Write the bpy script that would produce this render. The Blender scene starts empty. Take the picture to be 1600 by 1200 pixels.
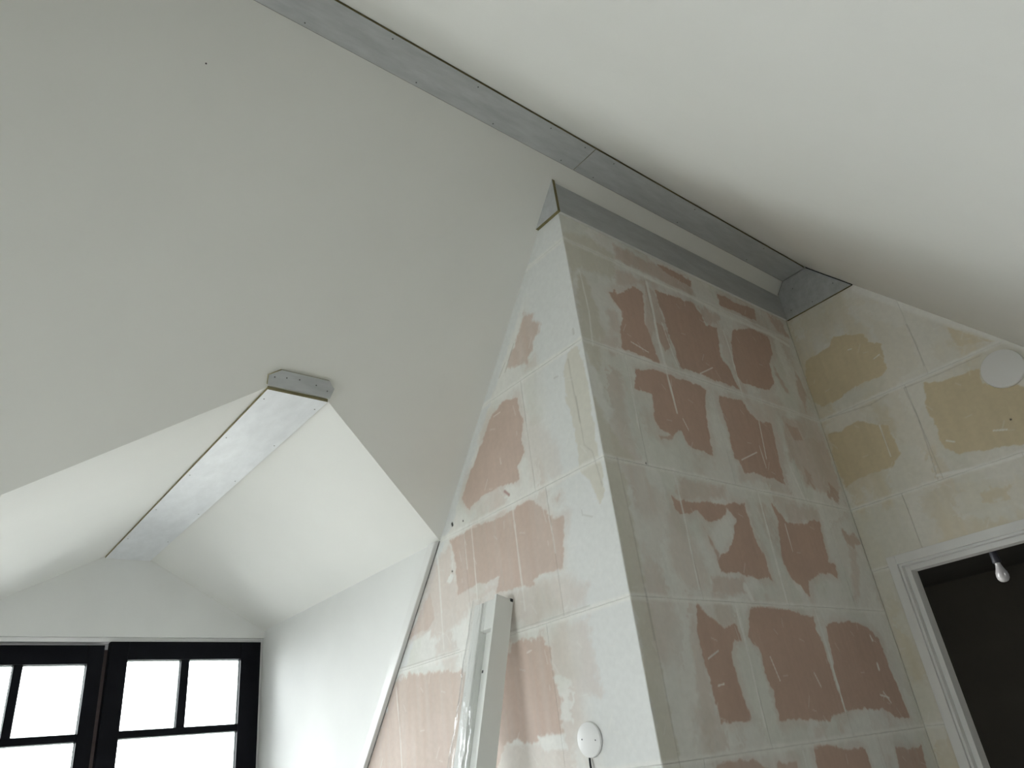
import bpy, bmesh, math
import numpy as np
from mathutils import Vector, Matrix

# ------------------------------------------------------------------ camera, world, light, exposure
scene = bpy.context.scene
C = scene.collection
YA, XB, YC = 1.908, -1.656, 3.693            # block wall, its inner return, far wall
F_PX = 1153.9
cam_data = bpy.data.cameras.new('camera'); cam = bpy.data.objects.new('camera', cam_data); C.objects.link(cam)
cam_data.sensor_width = 36.0; cam_data.sensor_fit = 'HORIZONTAL'; cam_data.lens = 36.0 * F_PX / 1600.0
cam_data.clip_start = 0.02; cam_data.clip_end = 200
cam.matrix_world = Matrix(((0.62288368, 0.42704661, 0.65547473, 0.0),
                           (0.77376376, -0.21276009, -0.59667646, 0.0),
                           (-0.1153498, 0.87884261, -0.46295797, 1.53),
                           (0, 0, 0, 1)))
scene.camera = cam
world = bpy.data.worlds.new('overcast_sky'); scene.world = world; world.use_nodes = True
wn = world.node_tree; bgn = wn.nodes['Background']
bgn.inputs['Color'].default_value = (0.97, 0.965, 0.985, 1); bgn.inputs['Strength'].default_value = 14.0
vs = scene.view_settings
vs.view_transform = 'Standard'; vs.look = 'None'; vs.gamma = 1.0; vs.use_curve_mapping = False; vs.exposure = 0.12
scene.cycles.use_denoising = True
scene.cycles.max_bounces = 16; scene.cycles.diffuse_bounces = 12; scene.cycles.transparent_max_bounces = 16
scene.cycles.sample_clamp_indirect = 8.0

def portal(name, loc, sy, sx, rot):           # light portal exactly filling a window opening, facing the room
    ld = bpy.data.lights.new(name, 'AREA'); ld.shape = 'RECTANGLE'; ld.size = sx; ld.size_y = sy
    ld.cycles.is_portal = True
    o = bpy.data.objects.new(name, ld); C.objects.link(o); o.location = loc; o.rotation_euler = rot
    return o

# outlines of bare patches, filler and trowel ridges, in millimetres on each wall plane
MARKS = {
 'a': ([
  (0.75,0.012,[-1959,3298,-1898,3253,-1876,3197,-1903,3143,-1938,3111,-1983,3059,-2037,3078,-2128,3099,-2068,3164,-2005,3244]),
  (0.3,0.02,[-1983,3059,-1924,3070,-1916,3000,-1999,3034]),
  (0.95,0.005,[-2138,2963,-2076,2930,-2075,2869,-2053,2825,-2078,2728,-2081,2681,-2124,2641,-2118,2583,-2137,2574,-2254,2600,-2305,2594,-2382,2596,-2452,2578,-2482,2555,-2525,2637,-2457,2724,-2343,2837,-2260,2934]),
  (0.22,0.03,[-2050,2841,-1975,2807,-1883,2610,-1887,2498,-2072,2550,-2080,2688]),
  (0.85,0.006,[-2646,2481,-2535,2473,-2451,2496,-2327,2465,-2202,2479,-2086,2479,-2037,2447,-2000,2413,-1986,2379,-1908,2354,-1949,2166,-2059,2178,-2125,2171,-2119,2149,-2353,2174,-2331,2230,-2478,2238,-2611,2232,-2617,2383]),
  (0.5,0.02,[-2741,2425,-2634,2469,-2625,2227,-2610,2147,-2945,2220]),
  (0.5,0.008,[-1942,2437,-1908,2447,-1927,2410]),
  (0.42,0.02,[-2783,2450,-2640,2311,-2460,2200,-2332,2233,-2326,2186,-2529,2161,-2721,2090,-3028,2112,-2918,2249]),
  (0.7,0.008,[-3047,2115,-2818,2306,-2799,2163,-2856,2137]),
  (0.35,0.03,[-2315,2165,-1967,2156,-1841,2084,-1878,2022,-2072,2018,-2282,2029]),
  (0.75,0.012,[-3170,1950,-3118,1981,-2628,1925,-2601,1890,-2524,1795,-2370,1854,-2424,1550,-2814,1500,-3558,1544,-3292,1803]),
  (0.85,0.01,[-2294,1964,-2099,1951,-2070,1853,-2060,1732,-2066,1626,-2154,1628,-2230,1614,-2437,1634,-2453,1786]),
  (0.3,0.02,[-1983,1975,-1855,1979,-1864,1847,-1862,1719,-1991,1730,-1994,1870]),
  (0.3,0.02,[-2437,1634,-2206,1612,-2051,1617,-2076,1457,-2574,1486]),
  ('w',0.006,[-3029,2102,-2995,2057,-2862,2080,-2839,2128]),
  ('w',0.006,[-2202,1633,-2060,1625,-2058,1584,-2186,1588]),
  ('w',0.006,[-2691,2306,-2652,2336,-2633,2319,-2665,2292]),
  ('g',0.004,[-1739,2988,-1680,2984,-1669,2822,-1675,2643,-1751,2676,-1789,2766,-1781,2915]),
  ('g',0.004,[-1797,2808,-1676,2751,-1674,2555,-1690,2357,-1717,2340,-1730,2406,-1741,2438,-1785,2497,-1773,2595,-1780,2697]),
 ],[
  (0.005,'l',[-2191,2507,-2190,2295,-2189,2069]),
  (0.004,'l',[-2477,2504,-2477,2329,-2481,2178]),
  (0.003,'l',[-2533,2489,-2531,2320]),
  (0.004,'l',[-2741,2425,-2742,2184]),
  (0.004,'l',[-1986,2379,-1980,2306,-1980,2236]),
  (0.005,'l',[-3151,1937,-3134,1785,-3126,1561]),
  (0.004,'l',[-2747,2440,-2746,2030]),
  (0.003,'d',[-2292,2014,-2074,2010,-1847,2011]),
  (0.003,'d',[-3105,2012,-2632,2008]),
  (0.004,'d',[-1747,2953,-1749,2876,-1745,2784,-1742,2672]),
  (0.003,'d',[-1740,2781,-1741,2665,-1742,2579,-1707,2539,-1697,2464,-1689,2398]),
  (0.004,'d',[-2131,3087,-2051,3190]),
  (0.003,'d',[-2175,3079,-2123,3131]),
  (0.004,'d',[-1840,2913,-1819,2911]),
  (0.005,'d',[-1694,3064,-1694,3044]),
  (0.003,'d',[-1810,2346,-1810,2329,-1763,2306]),
  (0.007,'p',[-2229,2567,-2203,2542]),
  (0.006,'k',[-2615,2547,-2613,2540]),
  (0.004,'k',[-2533,2535,-2531,2533]),
  (0.004,'k',[-2644,2340,-2640,2338]),
  (0.003,'l',[-2243,2918,-2197,2920]),
  (0.003,'l',[-2233,2716,-2231,2690]),
  (0.003,'l',[-2208,1920,-2181,1923]),
 ]),
 'b': ([
  (0.55,0.02,[2246,3605,2673,3613,2813,3606,2778,3499,2633,3495,2456,3509,2337,3514,2236,3519]),
  (1,0.004,[2536,3613,2674,3617,2813,3606,2796,3558,2630,3574]),
  (1,0.004,[3021,3607,3178,3600,3367,3619,3348,3537,3147,3528,3016,3533]),
  (0.7,0.01,[3503,3637,3653,3607,3656,3517,3518,3552]),
  (1,0.004,[2132,3302,2181,3330,2184,3295,2218,3332,2318,3399,2380,3389,2360,3277,2340,3210,2362,3137,2381,3015,2269,3014,2142,3025,2163,3126,2202,3226,2157,3261]),
  (1,0.004,[2481,3435,2544,3441,2691,3453,2781,3455,2824,3406,2834,3353,2932,3366,2901,3251,2880,3180,2921,3148,2969,3022,2810,3025,2610,3026,2528,3025,2517,3091,2514,3141,2499,3260,2484,3339]),
  (0.8,0.006,[2425,3237,2477,3232,2499,3136,2441,3080,2419,3153]),
  (1,0.004,[3062,3389,3175,3435,3293,3465,3416,3459,3428,3426,3418,3350,3336,3257,3329,3152,3254,3089,3077,3069,3010,3064,2978,3098,3006,3236,3020,3307]),
  (0.5,0.015,[2754,3463,2980,3445,2953,3379,2834,3353,2799,3421]),
  (0.5,0.015,[3281,3516,3452,3495,3417,3423,3293,3465]),
  (0.6,0.015,[3377,3268,3399,3204,3443,3111,3393,3156]),
  (0.6,0.015,[3601,3339,3643,3158,3562,3013,3556,3149]),
  (0.45,0.02,[2220,3459,2416,3467,2416,3423,2318,3399,2190,3343]),
  (0.35,0.02,[2097,3211,2179,3209,2154,3095,2085,3074]),
  (0.5,0.008,[2409,3442,2477,3423,2484,3339,2499,3260,2433,3218,2362,3137,2340,3210,2374,3303]),
  (1,0.004,[2200,2940,2331,2974,2431,2971,2617,2968,2689,2956,2645,2878,2604,2684,2592,2619,2467,2633,2426,2660,2416,2702,2353,2664,2273,2674,2252,2721,2277,2841,2172,2843]),
  (1,0.004,[2770,2945,2964,2959,3003,2906,3052,2875,3167,2878,3153,2783,3143,2682,3126,2555,3048,2572,2914,2580,2808,2573,2795,2626,2765,2639,2772,2790,2764,2875]),
  (0.8,0.008,[3305,2916,3425,2908,3439,2835,3347,2829]),
  (0.45,0.02,[3291,2956,3534,2962,3401,2724,3243,2699]),
  (0.8,0.006,[2253,2648,2366,2669,2323,2638,2269,2632]),
  (1,0.004,[2425,2680,2618,2717,2599,2621,2495,2623,2443,2637]),
  (0.45,0.02,[3295,2844,3665,2894,3661,2607,3611,2555,3485,2565,3320,2578,3283,2678]),
  (0.7,0.01,[3350,2689,3409,2653,3398,2580,3325,2588]),
  (0.8,0.01,[3557,2629,3636,2594,3592,2525,3491,2548]),
  (0.3,0.02,[2773,2598,2962,2611,2961,2553,2736,2513]),
  (0.45,0.02,[2311,2475,2629,2491,2612,2421,2319,2377,2290,2415]),
  (1,0.004,[2252,2393,2289,2380,2442,2392,2593,2404,2747,2426,2746,2369,2752,2274,2775,2218,2788,2155,2791,2099,2671,2099,2574,2114,2450,2110,2446,2152,2482,2188,2528,2192,2597,2260,2650,2344,2608,2383,2538,2325,2462,2303,2428,2327,2394,2351,2343,2328,2288,2319,2255,2342]),
  (0.8,0.006,[2411,2284,2471,2187,2452,2113,2446,2152,2429,2218]),
  (1,0.004,[2954,2456,3017,2392,3048,2371,3158,2367,3266,2402,3333,2401,3317,2309,3304,2212,3357,2200,3343,2129,3285,2156,3162,2145,3074,2114,3046,2040,3001,2081,2943,2122,2911,2185,2931,2275,2966,2370]),
  (0.4,0.02,[3061,2477,3367,2472,3346,2411,3062,2373]),
  (0.7,0.01,[3519,2382,3645,2373,3681,2324,3597,2300,3539,2312]),
  (0.4,0.02,[3539,2312,3621,2285,3495,2050,3430,2048]),
  (0.3,0.03,[2235,2401,2296,2313,2364,2159,2371,2045,2219,2038,2147,2107,2174,2247]),
  (0.5,0.015,[2379,2089,2591,2102,2592,2029,2374,2026]),
  (1,0.004,[2255,1993,2302,1949,2341,1929,2382,1912,2458,1917,2477,1860,2433,1860,2397,1818,2392,1750,2400,1671,2412,1593,2317,1589,2242,1596,2234,1658,2228,1786,2221,1885]),
  (1,0.004,[2587,1990,2704,1994,2884,1980,3026,1959,3025,1902,3043,1839,3048,1730,3050,1595,2940,1579,2919,1569,2765,1578,2587,1584,2589,1678,2571,1747,2579,1817,2540,1846,2515,1874,2541,1918]),
  (1,0.004,[3102,1924,3320,1949,3405,1942,3480,1917,3543,1874,3550,1728,3575,1611,3587,1541,3454,1552,3369,1584,3156,1598,3067,1598,3059,1722,3094,1831]),
  (0.35,0.02,[2195,1967,2241,1954,2229,1591,2163,1589,2151,1755]),
  (0.8,0.006,[2167,1478,2294,1485,2388,1465,2461,1443,2454,1381,2136,1413]),
  (0.8,0.006,[2504,1456,2560,1445,2628,1451,2595,1367,2466,1380]),
  (1,0.004,[2766,1493,2856,1490,2988,1463,3123,1453,3124,1385,3107,1316,2733,1353]),
  (0.9,0.004,[3373,1435,3599,1426,3588,1345,3562,1270,3309,1295]),
  (0.3,0.02,[2797,1559,2890,1546,2856,1514,2784,1512]),
  ('g',0.015,[1942,3323,1983,3359,2023,3284,2035,3143,2042,3079,2007,2960,1969,2871,1919,2884,1915,3005]),
  ('g',0.02,[1901,3531,2078,3574,2228,3537,2195,3407,2079,3374,1973,3365,1907,3262]),
  ('g',0.02,[1895,2777,1966,2647,2026,2555,2066,2507,1905,2481]),
  ('g',0.012,[1917,2585,1963,2552,1986,2501,2002,2231,1996,1914,2004,1860,1908,1859,1905,2197,1901,2447]),
  ('g',0.012,[1915,2023,1996,2027,1988,1758,1994,1484,1994,1428,1913,1436,1910,1724]),
 ],[
  (0.006,'l',[2414,3243,2412,3112,2413,2995,2418,2782]),
  (0.009,'l',[2427,3460,2425,3320,2412,3151,2416,3005]),
  (0.006,'l',[2979,3364,2987,3231,2979,2993]),
  (0.004,'l',[1971,3354,1981,3154,1964,2984]),
  (0.005,'l',[2153,2982,2149,2803,2141,2657]),
  (0.004,'l',[3061,2877,3027,2673]),
  (0.003,'l',[2469,3250,2495,3085,2513,3021]),
  (0.005,'l',[2301,2509,2301,2327,2289,2041]),
  (0.007,'l',[2869,2484,2863,2269,2856,2005]),
  (0.007,'l',[3218,2668,3262,2502]),
  (0.007,'l',[2496,2012,2496,1863]),
  (0.012,'l',[2581,2055,2587,2068,2610,2016]),
  (0.006,'l',[2490,2005,2496,1832,2486,1570]),
  (0.006,'l',[3057,1985,3063,1807,3058,1595]),
  (0.004,'l',[2680,1486,2678,1422]),
  (0.003,'d',[1978,2506,1987,2241,1987,1860]),
  (0.003,'d',[1991,2027,1992,1740,1989,1484]),
  (0.003,'l',[3021,2361,3018,2237]),
  (0.003,'l',[2814,2633,2961,2695]),
  (0.003,'l',[2999,2732,3003,2626]),
  (0.003,'l',[2670,3036,2787,3097]),
  (0.003,'l',[2214,3074,2317,3051]),
  (0.003,'l',[2449,2762,2470,2712]),
  (0.003,'l',[2250,1799,2318,1825]),
  (0.003,'l',[2631,1803,2655,1717]),
  (0.003,'l',[2908,1740,2930,1688]),
  (0.003,'l',[2272,1711,2308,1716]),
  (0.004,'l',[3385,1642,3456,1628]),
  (0.004,'l',[3420,1653,3459,1608]),
  (0.008,'l',[3448,1767,3447,1746]),
  (0.008,'l',[3468,1886,3474,1869]),
  (0.004,'k',[2139,2509,2140,2508]),
  (0.012,'l',[2781,3495,2991,3471,3445,3480,3624,3457]),
  (0.01,'l',[2283,3504,2450,3490,2781,3495]),
 ]),
 'c': ([
  (1,0.004,[-1622,3364,-1554,3358,-1464,3381,-1433,3414,-1368,3392,-1284,3339,-1273,3299,-1223,3251,-1232,3162,-1247,3104,-1289,3086,-1370,3099,-1462,3090,-1560,3069,-1614,3067,-1664,3117,-1657,3239]),
  (0.3,0.02,[-1242,3455,-1077,3277,-1071,3053,-1162,3048,-1247,3104,-1223,3251]),
  (1,0.005,[-1638,2919,-1578,2906,-1483,2923,-1373,2856,-1332,2839,-1325,2763,-1333,2682,-1382,2642,-1500,2638,-1586,2634,-1641,2617,-1656,2684,-1651,2808]),
  (1,0.004,[-1102,2969,-1025,2943,-896,2927,-855,2930,-874,2857,-733,2766,-637,2752,-733,2517,-827,2535,-919,2550,-1007,2569,-1081,2582,-1141,2629,-1134,2742,-1136,2850]),
  (0.75,0.006,[-921,3202,-868,3133,-761,3019,-804,3036,-904,3066]),
  (0.7,0.01,[-1071,2394,-961,2397,-918,2391,-963,2325,-1027,2326,-1080,2334]),
  (0.4,0.02,[-1669,3613,-1521,3619,-1516,3511,-1637,3534]),
  (0.3,0.02,[-1415,3602,-1261,3582,-1159,3477,-1356,3537]),
  (0.3,0.02,[-1314,2524,-1037,2445,-875,2417,-826,2398,-872,2284,-1286,2316]),
  (0.2,0.02,[-1553,2492,-1383,2457,-1427,2338,-1556,2322]),
 ],[
  (0.003,'d',[-1198,2983,-1190,2825,-1198,2686,-1212,2509]),
  (0.003,'d',[-1198,2983,-1034,2978,-836,2980]),
  (0.003,'d',[-1611,2999,-1379,2973,-1277,2989]),
  (0.008,'l',[-1207,2524,-1035,2498,-791,2483]),
  (0.003,'l',[-1373,2856,-1376,2687]),
  (0.003,'d',[-1073,3288,-1068,3180,-1073,3047]),
  (0.004,'k',[-836,2653,-835,2650]),
  (0.003,'l',[-1386,3304,-1368,3301]),
  (0.003,'l',[-1280,3194,-1247,3203]),
  (0.004,'l',[-1112,2663,-1083,2645]),
  (0.004,'l',[-915,2631,-865,2615]),
  (0.03,'l',[-1230,3615,-1006,3344,-660,2946,-591,2863]),
 ]),
}

# ------------------------------------------------------------------ materials
def new_mat(name):
    m = bpy.data.materials.new(name); m.use_nodes = True
    return m, m.node_tree, m.node_tree.nodes['Principled BSDF']

def paint(name, col, rough=0.6, var=0.03, scale=6.0, bump=0.0, bscale=180.0, spec=0.3, metal=0.0):
    m, t, b = new_mat(name)
    tc = t.nodes.new('ShaderNodeTexCoord')
    n = t.nodes.new('ShaderNodeTexNoise'); n.inputs['Scale'].default_value = scale; n.inputs['Detail'].default_value = 5
    t.links.new(tc.outputs['Object'], n.inputs['Vector'])
    r = t.nodes.new('ShaderNodeMapRange')
    r.inputs['From Min'].default_value = 0.3; r.inputs['From Max'].default_value = 0.7
    r.inputs['To Min'].default_value = 1 - var; r.inputs['To Max'].default_value = 1 + var
    t.links.new(n.outputs['Fac'], r.inputs['Value'])
    mx = t.nodes.new('ShaderNodeVectorMath'); mx.operation = 'SCALE'; mx.inputs[0].default_value = col
    t.links.new(r.outputs['Result'], mx.inputs['Scale'])
    t.links.new(mx.outputs['Vector'], b.inputs['Base Color'])
    b.inputs['Roughness'].default_value = rough; b.inputs['Specular IOR Level'].default_value = spec
    b.inputs['Metallic'].default_value = metal
    if bump:
        n2 = t.nodes.new('ShaderNodeTexNoise'); n2.inputs['Scale'].default_value = bscale; n2.inputs['Detail'].default_value = 3
        t.links.new(tc.outputs['Object'], n2.inputs['Vector'])
        bp = t.nodes.new('ShaderNodeBump'); bp.inputs['Strength'].default_value = bump; bp.inputs['Distance'].default_value = 0.002
        t.links.new(n2.outputs['Fac'], bp.inputs['Height']); t.links.new(bp.outputs['Normal'], b.inputs['Normal'])
    return m

def streaky(name, col, rough, amount, stretch):     # brushed / streaked primer on board
    m, t, b = new_mat(name)
    tc = t.nodes.new('ShaderNodeTexCoord'); mp = t.nodes.new('ShaderNodeMapping')
    mp.inputs['Scale'].default_value = stretch
    n = t.nodes.new('ShaderNodeTexNoise'); n.inputs['Scale'].default_value = 5; n.inputs['Detail'].default_value = 7; n.inputs['Roughness'].default_value = 0.65
    t.links.new(tc.outputs['Object'], mp.inputs['Vector']); t.links.new(mp.outputs['Vector'], n.inputs['Vector'])
    r = t.nodes.new('ShaderNodeMapRange'); r.inputs['From Min'].default_value = 0.35; r.inputs['From Max'].default_value = 0.75
    r.inputs['To Min'].default_value = 1 - amount * 0.6; r.inputs['To Max'].default_value = 1 + amount
    t.links.new(n.outputs['Fac'], r.inputs['Value'])
    mx = t.nodes.new('ShaderNodeVectorMath'); mx.operation = 'SCALE'; mx.inputs[0].default_value = col
    t.links.new(r.outputs['Result'], mx.inputs['Scale']); t.links.new(mx.outputs['Vector'], b.inputs['Base Color'])
    r2 = t.nodes.new('ShaderNodeMapRange'); r2.inputs['To Min'].default_value = rough - 0.1; r2.inputs['To Max'].default_value = rough + 0.15
    t.links.new(n.outputs['Fac'], r2.inputs['Value']); t.links.new(r2.outputs['Result'], b.inputs['Roughness'])
    b.inputs['Specular IOR Level'].default_value = 0.4
    return m

def block_mat():
    m, t, b = new_mat('gypsum_blockwork')
    at = t.nodes.new('ShaderNodeAttribute'); at.attribute_name = 'skim'
    tc = t.nodes.new('ShaderNodeTexCoord')
    n = t.nodes.new('ShaderNodeTexNoise'); n.inputs['Scale'].default_value = 45; n.inputs['Detail'].default_value = 6
    t.links.new(tc.outputs['Object'], n.inputs['Vector'])
    r = t.nodes.new('ShaderNodeMapRange'); r.inputs['From Min'].default_value = 0.3; r.inputs['From Max'].default_value = 0.7
    r.inputs['To Min'].default_value = 0.97; r.inputs['To Max'].default_value = 1.03
    t.links.new(n.outputs['Fac'], r.inputs['Value'])
    mx = t.nodes.new('ShaderNodeVectorMath'); mx.operation = 'SCALE'
    t.links.new(at.outputs['Color'], mx.inputs[0]); t.links.new(r.outputs['Result'], mx.inputs['Scale'])
    t.links.new(mx.outputs['Vector'], b.inputs['Base Color'])
    b.inputs['Roughness'].default_value = 0.75; b.inputs['Specular IOR Level'].default_value = 0.2
    return m

def film_mat():
    m, t, b = new_mat('clear_plastic_film')
    out = t.nodes['Material Output']
    tr = t.nodes.new('ShaderNodeBsdfTransparent'); gl = t.nodes.new('ShaderNodeBsdfGlossy')
    gl.inputs['Roughness'].default_value = 0.12
    lw = t.nodes.new('ShaderNodeLayerWeight'); lw.inputs['Blend'].default_value = 0.35
    r = t.nodes.new('ShaderNodeMapRange'); r.inputs['To Min'].default_value = 0.02; r.inputs['To Max'].default_value = 0.55
    tc = t.nodes.new('ShaderNodeTexCoord'); mp = t.nodes.new('ShaderNodeMapping'); mp.inputs['Scale'].default_value = (26, 26, 7)
    n = t.nodes.new('ShaderNodeTexNoise'); n.inputs['Scale'].default_value = 1.6; n.inputs['Detail'].default_value = 4
    bp = t.nodes.new('ShaderNodeBump'); bp.inputs['Strength'].default_value = 1.0; bp.inputs['Distance'].default_value = 0.012
    t.links.new(tc.outputs['Object'], mp.inputs['Vector']); t.links.new(mp.outputs['Vector'], n.inputs['Vector'])
    t.links.new(n.outputs['Fac'], bp.inputs['Height'])
    t.links.new(bp.outputs['Normal'], gl.inputs['Normal']); t.links.new(bp.outputs['Normal'], lw.inputs['Normal'])
    t.links.new(lw.outputs['Facing'], r.inputs['Value'])
    mx = t.nodes.new('ShaderNodeMixShader')
    t.links.new(r.outputs['Result'], mx.inputs['Fac']); t.links.new(tr.outputs['BSDF'], mx.inputs[1]); t.links.new(gl.outputs['BSDF'], mx.inputs[2])
    t.links.new(mx.outputs['Shader'], out.inputs['Surface'])
    t.nodes.remove(b)
    return m

def glass_mat():
    m, t, b = new_mat('window_glass')
    out = t.nodes['Material Output']
    tr = t.nodes.new('ShaderNodeBsdfTransparent'); tr.inputs['Color'].default_value = (0.94, 0.97, 0.97, 1)
    gl = t.nodes.new('ShaderNodeBsdfGlossy'); gl.inputs['Roughness'].default_value = 0.02
    fr = t.nodes.new('ShaderNodeFresnel'); fr.inputs['IOR'].default_value = 1.4
    mx = t.nodes.new('ShaderNodeMixShader')
    t.links.new(fr.outputs['Fac'], mx.inputs['Fac']); t.links.new(tr.outputs['BSDF'], mx.inputs[1]); t.links.new(gl.outputs['BSDF'], mx.inputs[2])
    t.links.new(mx.outputs['Shader'], out.inputs['Surface']); t.nodes.remove(b)
    return m

M = {
 'ceiling': paint('ceiling_paint', (0.80, 0.80, 0.775), 0.65, 0.012, 3.0, 0.05, 260),
 'plaster': paint('smooth_plaster', (0.77, 0.775, 0.765), 0.7, 0.02, 4.0, 0.08, 220),
 'joint': paint('joint_filler', (0.70, 0.70, 0.68), 0.8, 0.05, 20.0),
 'floor': paint('screed_floor', (0.60, 0.58, 0.54), 0.7, 0.1, 2.5, 0.1, 60),
 'grey': streaky('grey_primed_board', (0.45, 0.465, 0.475), 0.45, 0.16, (5, 1.0, 5)),
 'pale': streaky('pale_primed_board', (0.73, 0.745, 0.77), 0.38, 0.10, (1.2, 3, 3)),
 'mdf': paint('bare_edge_shaded', (0.19, 0.165, 0.08), 0.8, 0.12, 30),  # bare edge colour darkened to hold the shade on the edges
 'mdf_lit': paint('bare_edge_lit', (0.30, 0.27, 0.15), 0.8, 0.12, 30),  # same bare edge, lightened to look lit at the dormer
 'screw': paint('screw_head', (0.10, 0.10, 0.10), 0.5, 0.05, 30),
 'white': paint('white_paint', (0.80, 0.80, 0.80), 0.4, 0.01, 5),
 'trimwhite': paint('white_frame_paint', (0.74, 0.74, 0.73), 0.35, 0.02, 12),
 'profile': paint('white_lacquered_profile', (0.78, 0.79, 0.77), 0.35, 0.01, 5),
 'black': paint('black_window_paint', (0.003, 0.0035, 0.006), 0.5, 0.1, 10, spec=0.12),
 'cable': paint('black_cable', (0.012, 0.013, 0.017), 0.5, 0.1, 10),
 'seal': paint('brown_seal', (0.12, 0.09, 0.08), 0.6, 0.1, 40),
 'dark': paint('unlit_room_dark', (0.016, 0.015, 0.011), 0.95, 0.15, 3),  # near-black colour holds the darkness of the unlit room
 'gap': paint('dark_gap_shade', (0.012, 0.011, 0.009), 0.9, 0.1, 30),  # paints the shade in the gaps round the gable board
 'shade_grey': paint('grey_gap_shade', (0.22, 0.22, 0.21), 0.8, 0.3, 40),  # paints the shade line beside ridge boards and sloped trim
 'ground': paint('outside_ground', (0.42, 0.42, 0.40), 0.9, 0.1, 0.4),
 'block': block_mat(), 'film': film_mat(), 'glass': glass_mat(),
}
mb, tb, bb = new_mat('frosted_bulb_glass')
bb.inputs['Base Color'].default_value = (0.22, 0.22, 0.215, 1); bb.inputs['Roughness'].default_value = 0.12
M['bulb'] = mb

# ------------------------------------------------------------------ helpers
def link(name, me, mat=None, parent=None):
    o = bpy.data.objects.new(name, me); C.objects.link(o)
    for m in (mat if isinstance(mat, (list, tuple)) else [mat]):
        if m: me.materials.append(M[m])
    if parent: o.parent = parent
    return o

def bm_obj(name, bm, mat, parent=None, smooth=False):
    bmesh.ops.recalc_face_normals(bm, faces=bm.faces)
    me = bpy.data.meshes.new(name); bm.to_mesh(me); bm.free()
    if smooth: me.polygons.foreach_set('use_smooth', [True] * len(me.polygons))
    return link(name, me, mat, parent)

def empty(name, loc=(0, 0, 0)):
    o = bpy.data.objects.new(name, None); o.empty_display_size = 0.1; C.objects.link(o); o.location = loc
    return o

def struct(o, label=None):
    o['kind'] = 'structure'
    if label: o['label'] = label
    return o

def tag(o, label, cat, group=None):
    o['label'] = label; o['category'] = cat
    if group: o['group'] = group
    return o

def add_prism(bm, pts, vec, side_mat=0, bevel=0.0):
    """extrude a planar 3-D polygon along vec; faces 0 = pts side; side faces get side_mat"""
    a = [bm.verts.new(p) for p in pts]; b = [bm.verts.new(Vector(p) + Vector(vec)) for p in pts]
    n = len(pts); fs = [bm.faces.new(a), bm.faces.new(b[::-1])]
    for i in range(n):
        f = bm.faces.new((a[i], b[i], b[(i + 1) % n], a[(i + 1) % n])); f.material_index = side_mat
        fs.append(f)
    return fs

def prism(name, pts, vec, mat, parent=None, side_mat=0):
    bm = bmesh.new(); add_prism(bm, pts, vec, side_mat)
    return bm_obj(name, bm, mat, parent)

def add_box(bm, x0, x1, y0, y1, z0, z1):
    add_prism(bm, [(x0, y0, z0), (x1, y0, z0), (x1, y1, z0), (x0, y1, z0)], (0, 0, z1 - z0))

def box(name, x0, x1, y0, y1, z0, z1, mat, parent=None, bevel=0.0):
    bm = bmesh.new(); add_box(bm, x0, x1, y0, y1, z0, z1)
    if bevel: bmesh.ops.bevel(bm, geom=bm.edges[:], offset=bevel, segments=2, affect='EDGES', profile=0.5)
    return bm_obj(name, bm, mat, parent)

def lathe(name, prof, mat, parent=None, axis='z', origin=(0, 0, 0), seg=48):
    bm = bmesh.new(); rings = []
    for r, h in prof:
        if r < 1e-6:
            rings.append([bm.verts.new((0, 0, h))])
        else:
            rings.append([bm.verts.new((r * math.cos(2 * math.pi * i / seg), r * math.sin(2 * math.pi * i / seg), h)) for i in range(seg)])
    for a, b in zip(rings, rings[1:]):
        if len(a) == 1 and len(b) == 1: continue
        for i in range(seg):
            j = (i + 1) % seg
            if len(a) == 1: bm.faces.new((a[0], b[i], b[j]))
            elif len(b) == 1: bm.faces.new((a[i], a[j], b[0]))
            else: bm.faces.new((a[i], a[j], b[j], b[i]))
    if axis == 'y': bmesh.ops.rotate(bm, verts=bm.verts, cent=(0, 0, 0), matrix=Matrix.Rotation(math.pi / 2, 3, 'X'))   # +z -> -y
    bmesh.ops.translate(bm, verts=bm.verts, vec=origin)
    return bm_obj(name, bm, mat, parent, smooth=True)

def tube(name, pts, r, mat, parent=None, seg=10):
    bm = bmesh.new(); rings = []
    P = [Vector(p) for p in pts]
    for i, p in enumerate(P):
        d = (P[min(i + 1, len(P) - 1)] - P[max(i - 1, 0)]).normalized()
        u = d.cross(Vector((0.3, 1, 0.1))).normalized(); v = d.cross(u)
        rings.append([bm.verts.new(p + r * (math.cos(2 * math.pi * k / seg) * u + math.sin(2 * math.pi * k / seg) * v)) for k in range(seg)])
    for a, b in zip(rings, rings[1:]):
        for k in range(seg): bm.faces.new((a[k], a[(k + 1) % seg], b[(k + 1) % seg], b[k]))
    bm.faces.new(rings[0]); bm.faces.new(rings[-1][::-1])
    return bm_obj(name, bm, mat, parent, smooth=True)

SL = 1.2255
def xL(z): return (z - 5.8328) / SL            # left roof slope
def zL(x): return 5.8328 + SL * x
RX0, RZ0 = -1.447, 3.892
def zR(x): return RZ0 - SL * (x - RX0)         # right roof slope
def xR(z): return RX0 + (RZ0 - z) / SL
NLO = Vector((-SL, 0, 1)).normalized()         # outward (up and out) normal of the left slope
NRO = Vector((SL, 0, 1)).normalized()

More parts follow.
